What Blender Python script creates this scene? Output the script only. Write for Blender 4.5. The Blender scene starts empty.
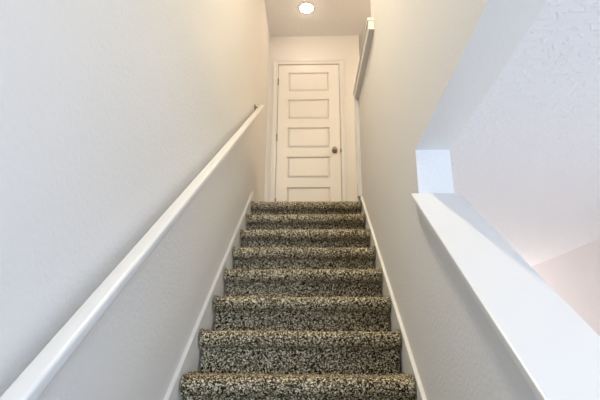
import bpy, bmesh, math
import numpy as np
from mathutils import Matrix, Vector
C = bpy.context.scene.collection
SC = bpy.context.scene
rng = np.random.default_rng(7)

# ------------------------------------------------------------------ measures
T, R = .254, .19                       # tread and riser
Y9 = 1.989                             # nosing of the ninth step
XL, XR = -.538, .392                   # carpet sides
WL, WR, WRO = -.562, .415, .555        # left wall, right wall (stair side, room side)
YB = 4.92                              # wall behind the landing
ZF, ZL, ZC2, ZC = 3.04, 2.74, 2.60, 5.60
XROOM = 2.41
def nose(y): return 9*R + (y - Y9)*R/T

# ------------------------------------------------------------------ materials
def mat(name, col, rough=.5, metal=0, bump=None, spec=.5):
    m = bpy.data.materials.new(name); m.use_nodes = True
    nt = m.node_tree; b = nt.nodes['Principled BSDF']
    b.inputs['Base Color'].default_value = (*col, 1); b.inputs['Roughness'].default_value = rough
    b.inputs['Metallic'].default_value = metal; b.inputs['Specular IOR Level'].default_value = spec
    tc = nt.nodes.new('ShaderNodeTexCoord')
    n = nt.nodes.new('ShaderNodeTexNoise'); n.inputs['Scale'].default_value = bump[0] if bump else 40
    n.inputs['Detail'].default_value = 3
    nt.links.new(tc.outputs['Object'], n.inputs['Vector'])
    bp = nt.nodes.new('ShaderNodeBump'); bp.inputs['Strength'].default_value = bump[1] if bump else .03
    bp.inputs['Distance'].default_value = bump[2] if bump else .001
    if bump and len(bump) > 3:          # knocked-down drywall texture
        r = nt.nodes.new('ShaderNodeValToRGB'); r.color_ramp.elements[0].position = .5; r.color_ramp.elements[1].position = .6
        nt.links.new(n.outputs['Fac'], r.inputs['Fac']); nt.links.new(r.outputs['Color'], bp.inputs['Height'])
    else:
        nt.links.new(n.outputs['Fac'], bp.inputs['Height'])
    nt.links.new(bp.outputs['Normal'], b.inputs['Normal'])
    return m
M_WALL = mat('wall_paint', (.81, .80, .785), .75, bump=(70, .35, .004))
M_ROOM = mat('room_paint', (.80, .745, .72), .8, bump=(70, .3, .004))
M_CEIL = mat('ceiling_paint', (.83, .825, .83), .85, bump=(38, .5, .004, 1))
M_TRIM = mat('trim_gloss', (.76, .755, .745), .32)
M_SKIRT = mat('skirting_gloss', (.88, .87, .84), .35)
M_DOOR = mat('door_paint', (.86, .845, .82), .38)
M_NICK = mat('satin_nickel', (.30, .27, .22), .28, 1)
M_DARK = mat('dark_metal', (.10, .09, .075), .4, .8)
M_FLOOR = mat('floor_boards', (.62, .59, .55), .5, bump=(20, .1, .002))

def carpet_mat(green_tint=None):
    m = bpy.data.materials.new('speckled_carpet'); m.use_nodes = True
    nt = m.node_tree; b = nt.nodes['Principled BSDF']; L = nt.links.new
    b.inputs['Roughness'].default_value = .95; b.inputs['Specular IOR Level'].default_value = .1
    tc = nt.nodes.new('ShaderNodeTexCoord')
    v = nt.nodes.new('ShaderNodeTexVoronoi'); v.inputs['Scale'].default_value = 200
    L(tc.outputs['Object'], v.inputs['Vector'])
    sep = nt.nodes.new('ShaderNodeSeparateColor'); L(v.outputs['Color'], sep.inputs['Color'])
    r = nt.nodes.new('ShaderNodeValToRGB'); cr = r.color_ramp; cr.interpolation = 'CONSTANT'
    stops = [(0, (.018, .014, .009)), (.22, (.060, .047, .028)), (.40, (.18, .145, .088)), (.58, (.38, .32, .205)),
             (.76, (.66, .58, .41)), (.92, (.90, .82, .64))]
    cr.elements[0].position = 0; cr.elements[0].color = (*stops[0][1], 1)
    cr.elements[1].position = stops[1][0]; cr.elements[1].color = (*stops[1][1], 1)
    for p, c in stops[2:]:
        e = cr.elements.new(p); e.color = (*c, 1)
    L(sep.outputs['Red'], r.inputs['Fac'])
    out = r.outputs['Color']
    if green_tint:  # green tint mixed into the carpet colour around one point
        d = nt.nodes.new('ShaderNodeVectorMath'); d.operation = 'DISTANCE'; d.inputs[1].default_value = green_tint
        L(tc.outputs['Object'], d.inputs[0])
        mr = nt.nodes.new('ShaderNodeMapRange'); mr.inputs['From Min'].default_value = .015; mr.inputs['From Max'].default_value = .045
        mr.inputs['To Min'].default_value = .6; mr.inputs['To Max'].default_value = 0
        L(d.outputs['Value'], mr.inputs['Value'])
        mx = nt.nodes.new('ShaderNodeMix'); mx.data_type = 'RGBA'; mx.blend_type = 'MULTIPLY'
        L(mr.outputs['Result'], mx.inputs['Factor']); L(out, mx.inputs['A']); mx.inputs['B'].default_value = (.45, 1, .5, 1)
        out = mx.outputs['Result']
    L(out, b.inputs['Base Color'])
    return m
M_CARPET = carpet_mat()

# ------------------------------------------------------------------ helpers
def finish(name, bm, m, parent=None, smooth=False, bevel=0, seg=2):
    me = bpy.data.meshes.new(name)
    bmesh.ops.recalc_face_normals(bm, faces=bm.faces)
    bm.to_mesh(me); bm.free(); me.materials.append(m)
    o = bpy.data.objects.new(name, me); C.objects.link(o)
    if smooth:
        for p in me.polygons: p.use_smooth = True
    if bevel:
        b = o.modifiers.new('bevel', 'BEVEL'); b.width = bevel; b.segments = seg; b.limit_method = 'ANGLE'; b.angle_limit = .6
    if parent: o.parent = parent
    return o
def box(bm, x0, x1, y0, y1, z0, z1):
    vs = [bm.verts.new((x, y, z)) for x in (x0, x1) for y in (y0, y1) for z in (z0, z1)]
    for f in ((0,1,3,2),(4,6,7,5),(0,4,5,1),(2,3,7,6),(0,2,6,4),(1,5,7,3)): bm.faces.new([vs[i] for i in f])
def prism(bm, pts, x0, x1):            # polygon in the YZ plane pushed along X
    a = [bm.verts.new((x0, y, z)) for y, z in pts]; b = [bm.verts.new((x1, y, z)) for y, z in pts]
    n = len(pts)
    for i in range(n): bm.faces.new((a[i], a[(i+1) % n], b[(i+1) % n], b[i]))
    f1 = bm.faces.new(a); f2 = bm.faces.new(b[::-1])
    f1.normal_update(); f2.normal_update()
    bmesh.ops.triangulate(bm, faces=[f1, f2])
def sweep(bm, prof, p0, p1):           # profile (x, normal offset) along a segment in the YZ plane
    d = (Vector(p1) - Vector(p0)).normalized(); n = Vector((1, 0, 0)).cross(d)
    if n.z < 0: n = -n
    rings = [[bm.verts.new(Vector(p) + Vector((x, 0, 0)) + n*h) for x, h in prof] for p in (p0, p1)]
    k = len(prof)
    for i in range(k): bm.faces.new((rings[0][i], rings[0][(i+1) % k], rings[1][(i+1) % k], rings[1][i]))
    bm.faces.new(rings[0]); bm.faces.new(rings[1][::-1])
def lathe(bm, prof, mtx, seg=28):      # profile (r, z)
    rings = []
    for r, z in prof:
        if r < 1e-6: rings.append([bm.verts.new(mtx @ Vector((0, 0, z)))])
        else: rings.append([bm.verts.new(mtx @ Vector((r*math.cos(2*math.pi*i/seg), r*math.sin(2*math.pi*i/seg), z))) for i in range(seg)])
    for a, b in zip(rings, rings[1:]):
        for i in range(seg):
            j = (i+1) % seg
            if len(a) == 1 and len(b) == 1: continue
            if len(a) == 1: bm.faces.new((a[0], b[i], b[j]))
            elif len(b) == 1: bm.faces.new((a[i], a[j], b[0]))
            else: bm.faces.new((a[i], a[j], b[j], b[i]))
def struct(o, label, cat):
    o['kind'] = 'structure'; o['label'] = label; o['category'] = cat; return o
def thing(name, label, cat, loc=(0, 0, 0)):
    o = bpy.data.objects.new(name, None); C.objects.link(o); o.location = loc
    o['label'] = label; o['category'] = cat; return o
def slab(name, dims, m, label, cat):
    bm = bmesh.new(); box(bm, *dims); return struct(finish(name, bm, m), label, cat)

# ------------------------------------------------------------------ walls, floors, ceilings
YS = -3.2                               # front wall of the house, behind the viewpoint
slab('wall_left', (WL-.14, WL, YS, YB+.12, 0, ZC), M_WALL, 'long plain painted wall on the left of the stairs behind the handrail', 'wall')
bm = bmesh.new()
GY0, GY1 = 2.82, 3.90                   # the guard beside the top of the stairs
GZ0, GZ1 = 4.035, 4.165
prism(bm, [(YS, ZC2), (1.77, ZC2), (1.77, nose(1.77)+.84), (-.10, nose(-.10)+.84), (-.10, 0), (YB, 0), (YB, ZF-.02), (GY1, ZF-.02),
           (GY1, GZ1-.02), (GY0, GZ0-.02), (GY0, ZC), (YS, ZC)], WR, WRO)
struct(finish('wall_right', bm, M_WALL), 'painted wall on the right of the stairs with the sloping opening cut through it', 'wall')
bm = bmesh.new()
for a in ((WL, -.445, ZF-.3, ZC), (.305, .558, ZF-.3, ZC), (-.445, .305, 5.185, ZC), (-.445, .305, ZF-.3, ZF-.004)): box(bm, a[0], a[1], YB, YB+.12, a[2], a[3])
struct(finish('wall_back', bm, M_WALL), 'wall at the head of the stairs around the white panelled door', 'wall')
slab('wall_hall_far', (.558, 1.9, 6.4, 6.5, ZF, ZC), M_WALL, 'far wall of the upper hall glimpsed right of the door wall', 'wall')
slab('wall_hall_right', (1.9, 2.0, 1.9, 6.5, ZF, ZC), M_WALL, 'side wall of the upper hall hidden behind the stair wall', 'wall')
slab('wall_hall_near', (WRO, 1.9, 1.8, 1.9, ZF, ZC), M_WALL, 'near wall of the upper hall hidden behind the stair wall', 'wall')
slab('wall_hall_left', (.438, .558, YB+.12, 6.5, ZF, ZC), M_WALL, 'return wall behind the corner of the door wall', 'wall')
bm = bmesh.new()
H3 = (.1, 2.5, .75, 2.25)  # added window opening, out of view, to brighten the room
for a in ((YS, H3[0], 0, ZL), (H3[1], 6.6, 0, ZL), (H3[0], H3[1], 0, H3[2]), (H3[0], H3[1], H3[3], ZL)): box(bm, XROOM, XROOM+.1, *a)
struct(finish('wall_room_right', bm, M_ROOM), 'pinkish beige wall of the room seen through the stair opening', 'wall')
bm = bmesh.new()
H4 = (.85, 2.15, .8, 2.2)  # added opening, out of view, for the room fill light
for a in ((WRO, H4[0], 0, ZL), (H4[1], XROOM, 0, ZL), (H4[0], H4[1], 0, H4[2]), (H4[0], H4[1], H4[3], ZL)): box(bm, a[0], a[1], 6.5, 6.6, a[2], a[3])
struct(finish('wall_room_far', bm, M_ROOM), 'far wall of the downstairs room hidden behind the stair wall', 'wall')
slab('floor', (WL, XROOM, YS, 6.5, -.1, 0), M_FLOOR, 'downstairs floor below the stairs', 'floor')
slab('ceiling', (WL-.14, 2.0, YS, 6.5, ZC, ZC+.1), M_CEIL, 'cream lit ceiling above the stairs and landing', 'ceiling')
slab('ceiling_room', (WRO, XROOM+.1, YS, 6.6, ZL, ZF-.02), M_CEIL, 'textured pale lavender ceiling seen through the stair opening', 'ceiling')
# front wall with two window openings
def wall_with_holes(x0, x1, z0, z1, holes, m):
    xs = sorted({x0, x1, *[h[0] for h in holes], *[h[1] for h in holes]}); zs = sorted({z0, z1, *[h[2] for h in holes], *[h[3] for h in holes]})
    bm = bmesh.new()
    for a, b in zip(xs, xs[1:]):
        for c, d in zip(zs, zs[1:]):
            cx, cz = (a+b)/2, (c+d)/2
            if any(h[0] < cx < h[1] and h[2] < cz < h[3] for h in holes): continue
            box(bm, a, b, YS-.15, YS, c, d)
    bmesh.ops.remove_doubles(bm, verts=bm.verts, dist=1e-5)
    return finish('wall_front', bm, m)
H1, H2 = (-.44, .30, .25, 2.25), (.75, 2.2, .7, 2.3)
struct(wall_with_holes(WL-.14, XROOM+.1, 0, ZC, [H1, H2], M_WALL), 'front wall with windows behind the viewpoint', 'wall')
for i, h in enumerate((H1, H2)):
    bm = bmesh.new()
    x0, x1, z0, z1 = h
    for a in ((x0, x0+.05, z0, z1), (x1-.05, x1, z0, z1), (x0+.05, x1-.05, z0, z0+.05), (x0+.05, x1-.05, z1-.05, z1), (x0+.05, x1-.05, (z0+z1)/2-.02, (z0+z1)/2+.02)):
        box(bm, a[0], a[1], YS-.10, YS-.05, a[2], a[3])
    struct(finish('window_%d' % (i+1), bm, M_TRIM, bevel=.004), ('tall glazed opening facing the foot of the stairs', 'wide window of the downstairs room')[i], 'window')

bm = bmesh.new()
for a in ((H3[0], H3[0]+.05, H3[2], H3[3]), (H3[1]-.05, H3[1], H3[2], H3[3]), (H3[0]+.05, H3[1]-.05, H3[2], H3[2]+.05), (H3[0]+.05, H3[1]-.05, H3[3]-.05, H3[3]), (1.28, 1.32, H3[2]+.05, H3[3]-.05)):
    box(bm, XROOM+.05, XROOM+.09, *a)
struct(finish('window_3', bm, M_TRIM, bevel=.004), 'wide window in the side wall of the downstairs room', 'window')

# ------------------------------------------------------------------ carpeted stairs
def carpet_mesh(name, prof, x0, x1, res, m, parent, seed, amp=.0055, ends=True):
    """a pile surface: the profile (y, z) is resampled, every knot pushed out at random"""
    r = np.random.default_rng(seed)
    P = np.array(prof, float); seg = np.linalg.norm(np.diff(P, axis=0), axis=1); s = np.r_[0, np.cumsum(seg)]
    n = int(s[-1]/res)+1; q = np.linspace(0, s[-1], n)
    Q = np.c_[np.interp(q, s, P[:, 0]), np.interp(q, s, P[:, 1])]
    t = np.gradient(Q, axis=0); t /= np.linalg.norm(t, axis=1)[:, None]; N = np.c_[-t[:, 1], t[:, 0]]
    k = int((x1-x0)/res)+1; X = np.linspace(x0, x1, k)
    u = np.linspace(0, 1, k)
    edge = np.minimum(1, np.minimum(X-x0, x1-X)/.012); edge = (1-(1-edge)**2)   # rounded selvedge
    noise = r.random((n, k)); low = r.random((n//10+3, k//10+3))
    gi, gj = np.arange(n)/10, np.arange(k)/10
    a, b = gi.astype(int), gj.astype(int); fa, fb = (gi-a)[:, None], (gj-b)[None]
    lo = low[a][:, b]*(1-fa)*(1-fb)+low[a+1][:, b]*fa*(1-fb)+low[a][:, b+1]*(1-fa)*fb+low[a+1][:, b+1]*fa*fb
    h = (noise-.5)*amp + (lo-.5)*.006 - .010*(1-edge)[None]
    V = np.zeros((n, k, 3))
    V[..., 0] = X[None] + (r.random((n, k))-.5)*res*.7
    V[..., 1] = Q[:, 0][:, None] + N[:, 0][:, None]*h + (r.random((n, k))-.5)*res*.4
    V[..., 2] = Q[:, 1][:, None] + N[:, 1][:, None]*h + (r.random((n, k))-.5)*res*.4
    V[..., 0] = np.clip(V[..., 0], x0, x1)
    idx = np.arange(n*k).reshape(n, k)
    F = np.stack([idx[:-1, :-1], idx[:-1, 1:], idx[1:, 1:], idx[1:, :-1]], -1).reshape(-1, 4)
    V = V.reshape(-1, 3)
    # closed body behind the pile
    me = bpy.data.meshes.new(name)
    body = np.array([(x, P[-1, 0]+(.02), P[-1, 1]) for x in (x0, x1)])
    me.vertices.add(len(V)); me.vertices.foreach_set('co', V.ravel())
    me.loops.add(F.size); me.loops.foreach_set('vertex_index', F.ravel().astype(np.int32))
    me.polygons.add(len(F)); me.polygons.foreach_set('loop_start', np.arange(0, F.size, 4, dtype=np.int32))
    me.polygons.foreach_set('loop_total', np.full(len(F), 4, np.int32))
    me.update(); me.validate(); me.materials.append(m)
    o = bpy.data.objects.new(name, me); C.objects.link(o); o.parent = parent
    return o
def step_profile(y, z, back):
    """from the back of the tread forward, round the nosing, down the riser"""
    rad, pro = .036, .060
    pts = [(y+back, z), (y+.10, z)]
    for i in range(11):
        a = math.pi/2 + math.pi*i/10*.96
        pts.append((y+rad+rad*math.cos(a), z-rad-.002+rad*math.sin(a)+.002))
    pts += [(y+pro-.004, z-.073), (y+pro+.004, z-.080), (y+pro, z-.10), (y+pro-.012, z-R+.01), (y+pro-.014, z-R)]
    return pts
stairs = thing('staircase', 'straight flight of stairs under speckled brown and cream shag carpet', 'stairs', (0, 0, 0))
M_GREEN = carpet_mat((-.505, Y9+T+.02, 10*R-.125))
for n in range(1, 17):
    y = Y9+(n-9)*T; z = n*R
    back = T+.052 if n < 16 else .13
    st = carpet_mesh('step', step_profile(y, z, back), XL, XR, .0042 if n >= 9 else .012, M_GREEN if n == 10 else M_CARPET, stairs, 100+n)
    # timber under the carpet closes each step
    bm = bmesh.new()
    prism(bm, [(y+.07, z-R-.004), (y+.07, z-.06), (y+.02, z-.05), (y+.02, z-.012), (y+back, z-.012), (y+back, z-R-.004)], XL+.004, XR-.004)
    finish('step_core', bm, M_CARPET, st)
# carriage under the flight
bm = bmesh.new()
prism(bm, [(Y9-8*T+.05, 0), (Y9-8*T+.05, .01), (Y9+7*T+.1, 15*R+.01), (Y9+7*T+.1, 15*R-.25), (Y9-8*T+.5, 0)], XL+.02, XR-.02)
finish('carriage', bm, M_TRIM, stairs)
# landing floor
bm = bmesh.new()
box(bm, WL, WR, Y9+7*T+.131, YB, ZF-.30, ZF-.004); box(bm, WR+.001, WRO, GY1+.001, YB, ZF-.019, ZF-.004); box(bm, WRO, 1.9, 1.9, 6.4, ZF-.019, ZF-.004)
struct(finish('floor_landing', bm, M_CARPET), 'carpeted landing floor at the head of the stairs', 'floor')

# ------------------------------------------------------------------ skirting beside the flight, and landing baseboards
for side, x0, x1, z_up, yend in (('left', WL, XL-.006, .028, 3.915), ('right', XR+.006, WR, .005, 3.86)):
    bm = bmesh.new()
    ya = -.25
    prism(bm, [(ya, 0), (ya, nose(ya)+z_up), (yend, nose(yend)+z_up), (yend, nose(yend)-.5), (ya+.7, 0)], x0, x1)
    o = struct(finish('baseboard_'+side, bm, M_SKIRT, bevel=.003), 'white sloping skirt board along the %s side of the carpeted stairs' % side, 'skirting')
slab('baseboard_landing_left', (WL, WL+.013, 3.93, YB-.001, ZF-.003, ZF+.085), M_TRIM, 'short white baseboard on the left side of the landing', 'baseboard')
slab('baseboard_landing_back', (.385, .556, YB-.013, YB, ZF-.003, ZF+.085), M_TRIM, 'short white baseboard right of the door casing', 'baseboard')

# ------------------------------------------------------------------ half wall cap with apron
bm = bmesh.new()
def cap_pts(ya, yb, lo, hi): return [(ya, nose(ya)+lo), (yb, nose(yb)+lo), (yb, nose(yb)+hi), (ya, nose(ya)+hi)]
prism(bm, cap_pts(-.125, 1.769, .840, .866), .384, .578)
cap = struct(finish('trim_1', bm, M_TRIM, bevel=.004), 'wide white sloping board capping the half wall on the right', 'wall cap')
bm = bmesh.new()
prism(bm, cap_pts(-.10, 1.769, .745, .8395), .403, WR); prism(bm, cap_pts(-.10, 1.769, .745, .8395), WRO, .567)
struct(finish('trim_2', bm, M_TRIM, bevel=.003), 'narrow white apron board under the sloping half wall cap', 'trim')

# guard beside the top steps
bm = bmesh.new()
gs = (GZ1-GZ0)/(GY1-GY0)
def gz(y): return GZ0+(y-GY0)*gs
def gp(ya, yb, lo, hi): return [(ya, gz(ya)+lo), (yb, gz(yb)+lo), (yb, gz(yb)+hi), (ya, gz(ya)+hi)]
prism(bm, gp(GY0, 3.935, -.02, .008), WR, .585)
prism(bm, gp(2.69, 3.935, -.02, .008), .368, WR)
bmesh.ops.remove_doubles(bm, verts=bm.verts, dist=1e-5)
struct(finish('trim_3', bm, M_TRIM, bevel=.005), 'white board capping the guard wall beside the top steps', 'wall cap')
bm = bmesh.new()
prism(bm, gp(2.692, 3.90, -.09, -.021), .376, WR-.0005)
prism(bm, [(3.845, nose(3.845)+.006), (3.90, nose(3.86)+.006), (3.90, gz(3.90)-.0895), (3.845, gz(3.845)-.0905)], .376, WR-.0005)
bmesh.ops.remove_doubles(bm, verts=bm.verts, dist=1e-5)
struct(finish('trim_4', bm, M_TRIM, bevel=.003), 'white board under the guard cap turning down the wall end', 'trim')
bm = bmesh.new(); prism(bm, [(3.901, ZF), (3.915, ZF), (3.915, gz(3.915)-.021), (3.901, gz(3.901)-.021)], .376, .568)
struct(finish('trim_5', bm, M_TRIM, bevel=.003), 'white upright board closing the end of the guard wall', 'trim')

# ------------------------------------------------------------------ door
DX0, DX1, DZ0, DZ1 = -.436, .298, ZF+.012, 5.178
YD = YB-.002                             # face of the slab
door = bpy.data.objects.new('door_1', None); C.objects.link(door); struct(door, 'white five panel door closed at the head of the stairs', 'door')
def panel_slab():
    bm = bmesh.new()
    px0, px1 = -.318, .175
    tops = [5.070-.373*i for i in range(5)]; hh = .262
    xs = [DX0, px0, px1, DX1]
    zs = [DZ0]
    for t in reversed(tops): zs += [t-hh, t]
    zs.append(DZ1)
    def V(x, y, z): return bm.verts.new((x, y, z))
    for i in range(3):
        for j in range(len(zs)-1):
            hole = i == 1 and j % 2 == 1
            a, b, c, d = xs[i], xs[i+1], zs[j], zs[j+1]
            if not hole:
                bm.faces.new([V(a, YD, c), V(b, YD, c), V(b, YD, d), V(a, YD, d)])
            else:
                rings = []
                for inset, dep in ((0, 0), (.003, .020), (.009, .021), (.030, .002), (.032, .002)):
                    rings.append([V(a+inset, YD+dep, c+inset), V(b-inset, YD+dep, c+inset), V(b-inset, YD+dep, d-inset), V(a+inset, YD+dep, d-inset)])
                for p, q in zip(rings, rings[1:]):
                    for k in range(4): bm.faces.new((p[k], p[(k+1) % 4], q[(k+1) % 4], q[k]))
                bm.faces.new(rings[-1])
    # edges and back
    yb = YD+.035
    bmesh.ops.remove_doubles(bm, verts=bm.verts, dist=1e-5)
    for a, b, c, d in ((DX0, DZ0, DX1, DZ0), (DX0, DZ1, DX1, DZ1), (DX0, DZ0, DX0, DZ1), (DX1, DZ0, DX1, DZ1)):
        bm.faces.new([V(a, YD, b), V(c, YD, d), V(c, yb, d), V(a, yb, b)])
    bm.faces.new([V(DX0, yb, DZ0), V(DX1, yb, DZ0), V(DX1, yb, DZ1), V(DX0, yb, DZ1)])
    return bm
panel = finish('door_panel', panel_slab(), M_DOOR, door)
# casing: stepped profile, three mitred lengths
bm = bmesh.new()
g, w = .006, .064
prof = [(0, 0), (0, .009), (.010, .012), (.030, .013), (.046, .018), (w, .018), (w, 0)]   # (outwards, proud of wall)
def cas(pt_lo, pt_hi, out_lo, out_hi):
    rings = []
    for p, o in ((pt_lo, out_lo), (pt_hi, out_hi)):
        rings.append([bm.verts.new((p[0]+o[0]*a, YB-.0005-h, p[1]+o[1]*a)) for a, h in prof])
    k = len(prof)
    for i in range(k): bm.faces.new((rings[0][i], rings[0][(i+1) % k], rings[1][(i+1) % k], rings[1][i]))
    bm.faces.new(rings[0]); bm.faces.new(rings[1][::-1])
x0, x1, zt = DX0-g, DX1+g, DZ1+g
cas((x0, ZF), (x0, zt), (-1, 0), (-1, 1)); cas((x1, ZF), (x1, zt), (1, 0), (1, 1)); cas((x0, zt), (x1, zt), (-1, 1), (1, 1))
finish('door_casing', bm, M_TRIM, door)
bm = bmesh.new()                         # dark reveal round the slab
for a in ((DX0-.0055, DX0-.0005, DZ0, DZ1+.005), (DX1+.0005, DX1+.0055, DZ0, DZ1+.005), (DX0-.0005, DX1+.0005, DZ1+.0005, DZ1+.005)):
    box(bm, a[0], a[1], YD+.0015, YD+.0019, a[2], a[3])
# knob
KX, KZ = .231, 4.022
rot = Matrix.Translation((KX, YD, KZ)) @ Matrix.Rotation(math.radians(90), 4, 'X')
bm.free(); bm = bmesh.new()
lathe(bm, [(0, 0), (.032, 0), (.032, .004), (.027, .009), (.012, .011), (.011, .030), (.018, .036), (.026, .044), (.0285, .054), (.026, .063), (.016, .069), (0, .070)], rot)
kn = finish('door_knob', bm, M_NICK, door, smooth=True); kn['label'] = 'satin metal round door knob'
bm = bmesh.new(); box(bm, DX1-.002, DX1+.012, YD-.010, YD-.0005, KZ-.022, KZ+.022)
finish('strike_plate', bm, M_DARK, door, bevel=.002)
for hz in (4.94, 4.195, 3.40):
    bm = bmesh.new()
    lathe(bm, [(0, -.048), (.004, -.048), (.0062, -.044), (.0062, .044), (.004, .048), (0, .048)], Matrix.Translation((DX0-.004, YD-.010, hz)), 12)
    box(bm, DX0-.012, DX0+.004, YD-.004, YD-.0005, hz-.042, hz+.042)
    finish('hinge', bm, M_NICK, door)

# ------------------------------------------------------------------ handrail on the left wall
RX = -.497
ry0, ry1 = -.35, 3.93
rail_t = thing('handrail', 'long white wooden handrail sloping up the left wall', 'handrail', (RX, ry0, nose(ry0)+.85))
bm = bmesh.new()
w, h, c = .0235, .034, .0085
prof = []
for cx, cy, a0 in ((w-c, h/2-c, 0), (-w+c, h/2-c, 90), (-w+c*1.3, -h/2+c*1.3, 180), (w-c*1.3, -h/2+c*1.3, 270)):
    rr = c if cy > 0 else c*1.3
    for i in range(6):
        a = math.radians(a0+18*i); prof.append((cx+rr*math.cos(a), cy+rr*math.sin(a)))
loc = Vector(rail_t.location)
dz = -.5*h/math.cos(math.atan(R/T))
sweep(bm, prof, Vector((RX, ry0, nose(ry0)+.90+dz))-loc, Vector((RX, ry1, nose(ry1)+.90+dz))-loc)
rail = finish('rail', bm, M_TRIM, rail_t)
for p in rail.data.polygons: p.use_smooth = len(p.vertices) == 4
e = rail.modifiers.new('b', 'BEVEL'); e.width = .004; e.segments = 2; e.limit_method = 'ANGLE'; e.angle_limit = 1.2
first = None
for by in (3.88, .35):
    zz = nose(by)+.90
    bm = bmesh.new()
    P = Vector((0, 0, 0))
    lathe(bm, [(0, 0), (.030, 0), (.030, .003), (.022, .007), (0, .008)], Matrix.Rotation(math.radians(90), 4, 'Y'), 20)
    # arm curving from the plate out and down behind the rail
    path = [Vector((.004, 0, 0)), Vector((.018, 0, 0)), Vector((.027, 0, -.008)), Vector((.030, 0, -.028)), Vector((.038, 0, -.046)), Vector((.056, 0, -.048)), Vector((.065, 0, -.038)), Vector((.066, 0, -.018))]
    prev = None
    for i, p in enumerate(path):
        d = (path[min(i+1, len(path)-1)]-path[max(i-1, 0)]).normalized(); s = Vector((0, 1, 0)); u = d.cross(s)
        ring = [bm.verts.new(p+(s*math.cos(a)+u*math.sin(a))*.006) for a in [2*math.pi*k/10 for k in range(10)]]
        if prev:
            for k in range(10): bm.faces.new((prev[k], prev[(k+1) % 10], ring[(k+1) % 10], ring[k]))
        prev = ring
    bm.faces.new(prev)
    o = finish('bracket', bm, M_NICK, rail_t); o['label'] = 'metal wall bracket'
    o.location = Vector((WL, by, zz-.015))-loc
# ------------------------------------------------------------------ ceiling light
LX, LY = -.088, 4.415
cl = thing('ceiling_light', 'round lit recessed lamp in the ceiling above the landing', 'ceiling light', (LX, LY, ZC))
bm = bmesh.new()
lathe(bm, [(.068, -.001), (.070, -.006), (.094, -.006), (.098, -.001)], Matrix.Identity(4), 40)
finish('trim_ring', bm, M_TRIM, cl, smooth=True)
me = bpy.data.materials.new('lamp_glow'); me.use_nodes = True
b = me.node_tree.nodes['Principled BSDF']; b.inputs['Emission Color'].default_value = (1, .80, .62, 1); b.inputs['Emission Strength'].default_value = 46
bm = bmesh.new()
lathe(bm, [(.069, -.002), (.066, -.012), (.056, -.021), (.04, -.028), (.02, -.032), (0, -.033)], Matrix.Identity(4), 40)
finish('lens', bm, me, cl, smooth=True)

# ------------------------------------------------------------------ lights
def area(name, loc, rot, sx, sy, power, col, spread=180, disk=False):
    l = bpy.data.lights.new(name, 'AREA'); l.shape = 'DISK' if disk else 'RECTANGLE'; l.size = sx; l.size_y = sy
    l.energy = power; l.color = col; l.spread = math.radians(spread)
    o = bpy.data.objects.new(name, l); C.objects.link(o); o.location = loc; o.rotation_euler = rot
    return o
area('window_light', ((H1[0]+H1[1])/2, YS-.03, (H1[2]+H1[3])/2), (math.radians(90), 0, 0), H1[1]-H1[0], H1[3]-H1[2], 6, (.85, .92, 1))
area('window_light', ((H2[0]+H2[1])/2, YS-.03, (H2[2]+H2[3])/2), (math.radians(90), 0, 0), H2[1]-H2[0], H2[3]-H2[2], 116, (.58, .75, 1))
area('window_light', (XROOM+.03, (H3[0]+H3[1])/2, (H3[2]+H3[3])/2), (0, math.radians(90), 0), H3[3]-H3[2], H3[1]-H3[0], 13, (.98, .97, 1))  # added light in the unseen side opening, lifts the whole room
area('stair_lamp', (-.30, 1.4, ZC-.02), (0, 0, 0), .13, .13, 54, (1, .87, .64), disk=True)
area('window_light', ((H4[0]+H4[1])/2, 6.53, (H4[2]+H4[3])/2), (math.radians(-90), 0, 0), H4[1]-H4[0], H4[3]-H4[2], 54, (1, .92, .89))  # added fill at the unseen far end of the room
hl = bpy.data.lights.new('hall_lamp', 'POINT'); hl.energy = 27; hl.color = (1, .75, .50); hl.shadow_soft_size = .08
ho = bpy.data.objects.new('hall_lamp', hl); C.objects.link(ho); ho.location = (1.15, 3.7, 4.75)  # unseen fill added to lift the landing ceiling, no fixture
wd = bpy.data.worlds.new('sky'); SC.world = wd; wd.use_nodes = True
wd.node_tree.nodes['Background'].inputs['Color'].default_value = (.75, .85, 1, 1)
wd.node_tree.nodes['Background'].inputs['Strength'].default_value = .3

# ------------------------------------------------------------------ camera
f, p, yaw, roll = 465.58, .3197, -.0333, .0074
def to_world(X, u, d):
    c, s = math.cos(roll), math.sin(roll); X, u = c*X-s*u, s*X+c*u
    c, s = math.cos(p), math.sin(p); Y, Z = c*d-s*u, s*d+c*u
    c, s = math.cos(yaw), math.sin(yaw); X, Y = c*X+s*Y, -s*X+c*Y
    return Vector((X, Y, Z))
cam = bpy.data.cameras.new('camera'); co = bpy.data.objects.new('camera', cam); C.objects.link(co)
rx, up, bk = to_world(1, 0, 0), to_world(0, 1, 0), -to_world(0, 0, 1)
mw = Matrix(((rx.x, up.x, bk.x, 0), (rx.y, up.y, bk.y, 0), (rx.z, up.z, bk.z, 1.798), (0, 0, 0, 1)))
co.matrix_world = mw
cam.sensor_width = 36; cam.lens = f/600*36; cam.clip_start = .01
SC.camera = co
vs = SC.view_settings; vs.view_transform = 'Standard'; vs.look = 'None'; vs.gamma = 1; vs.exposure = 0.0
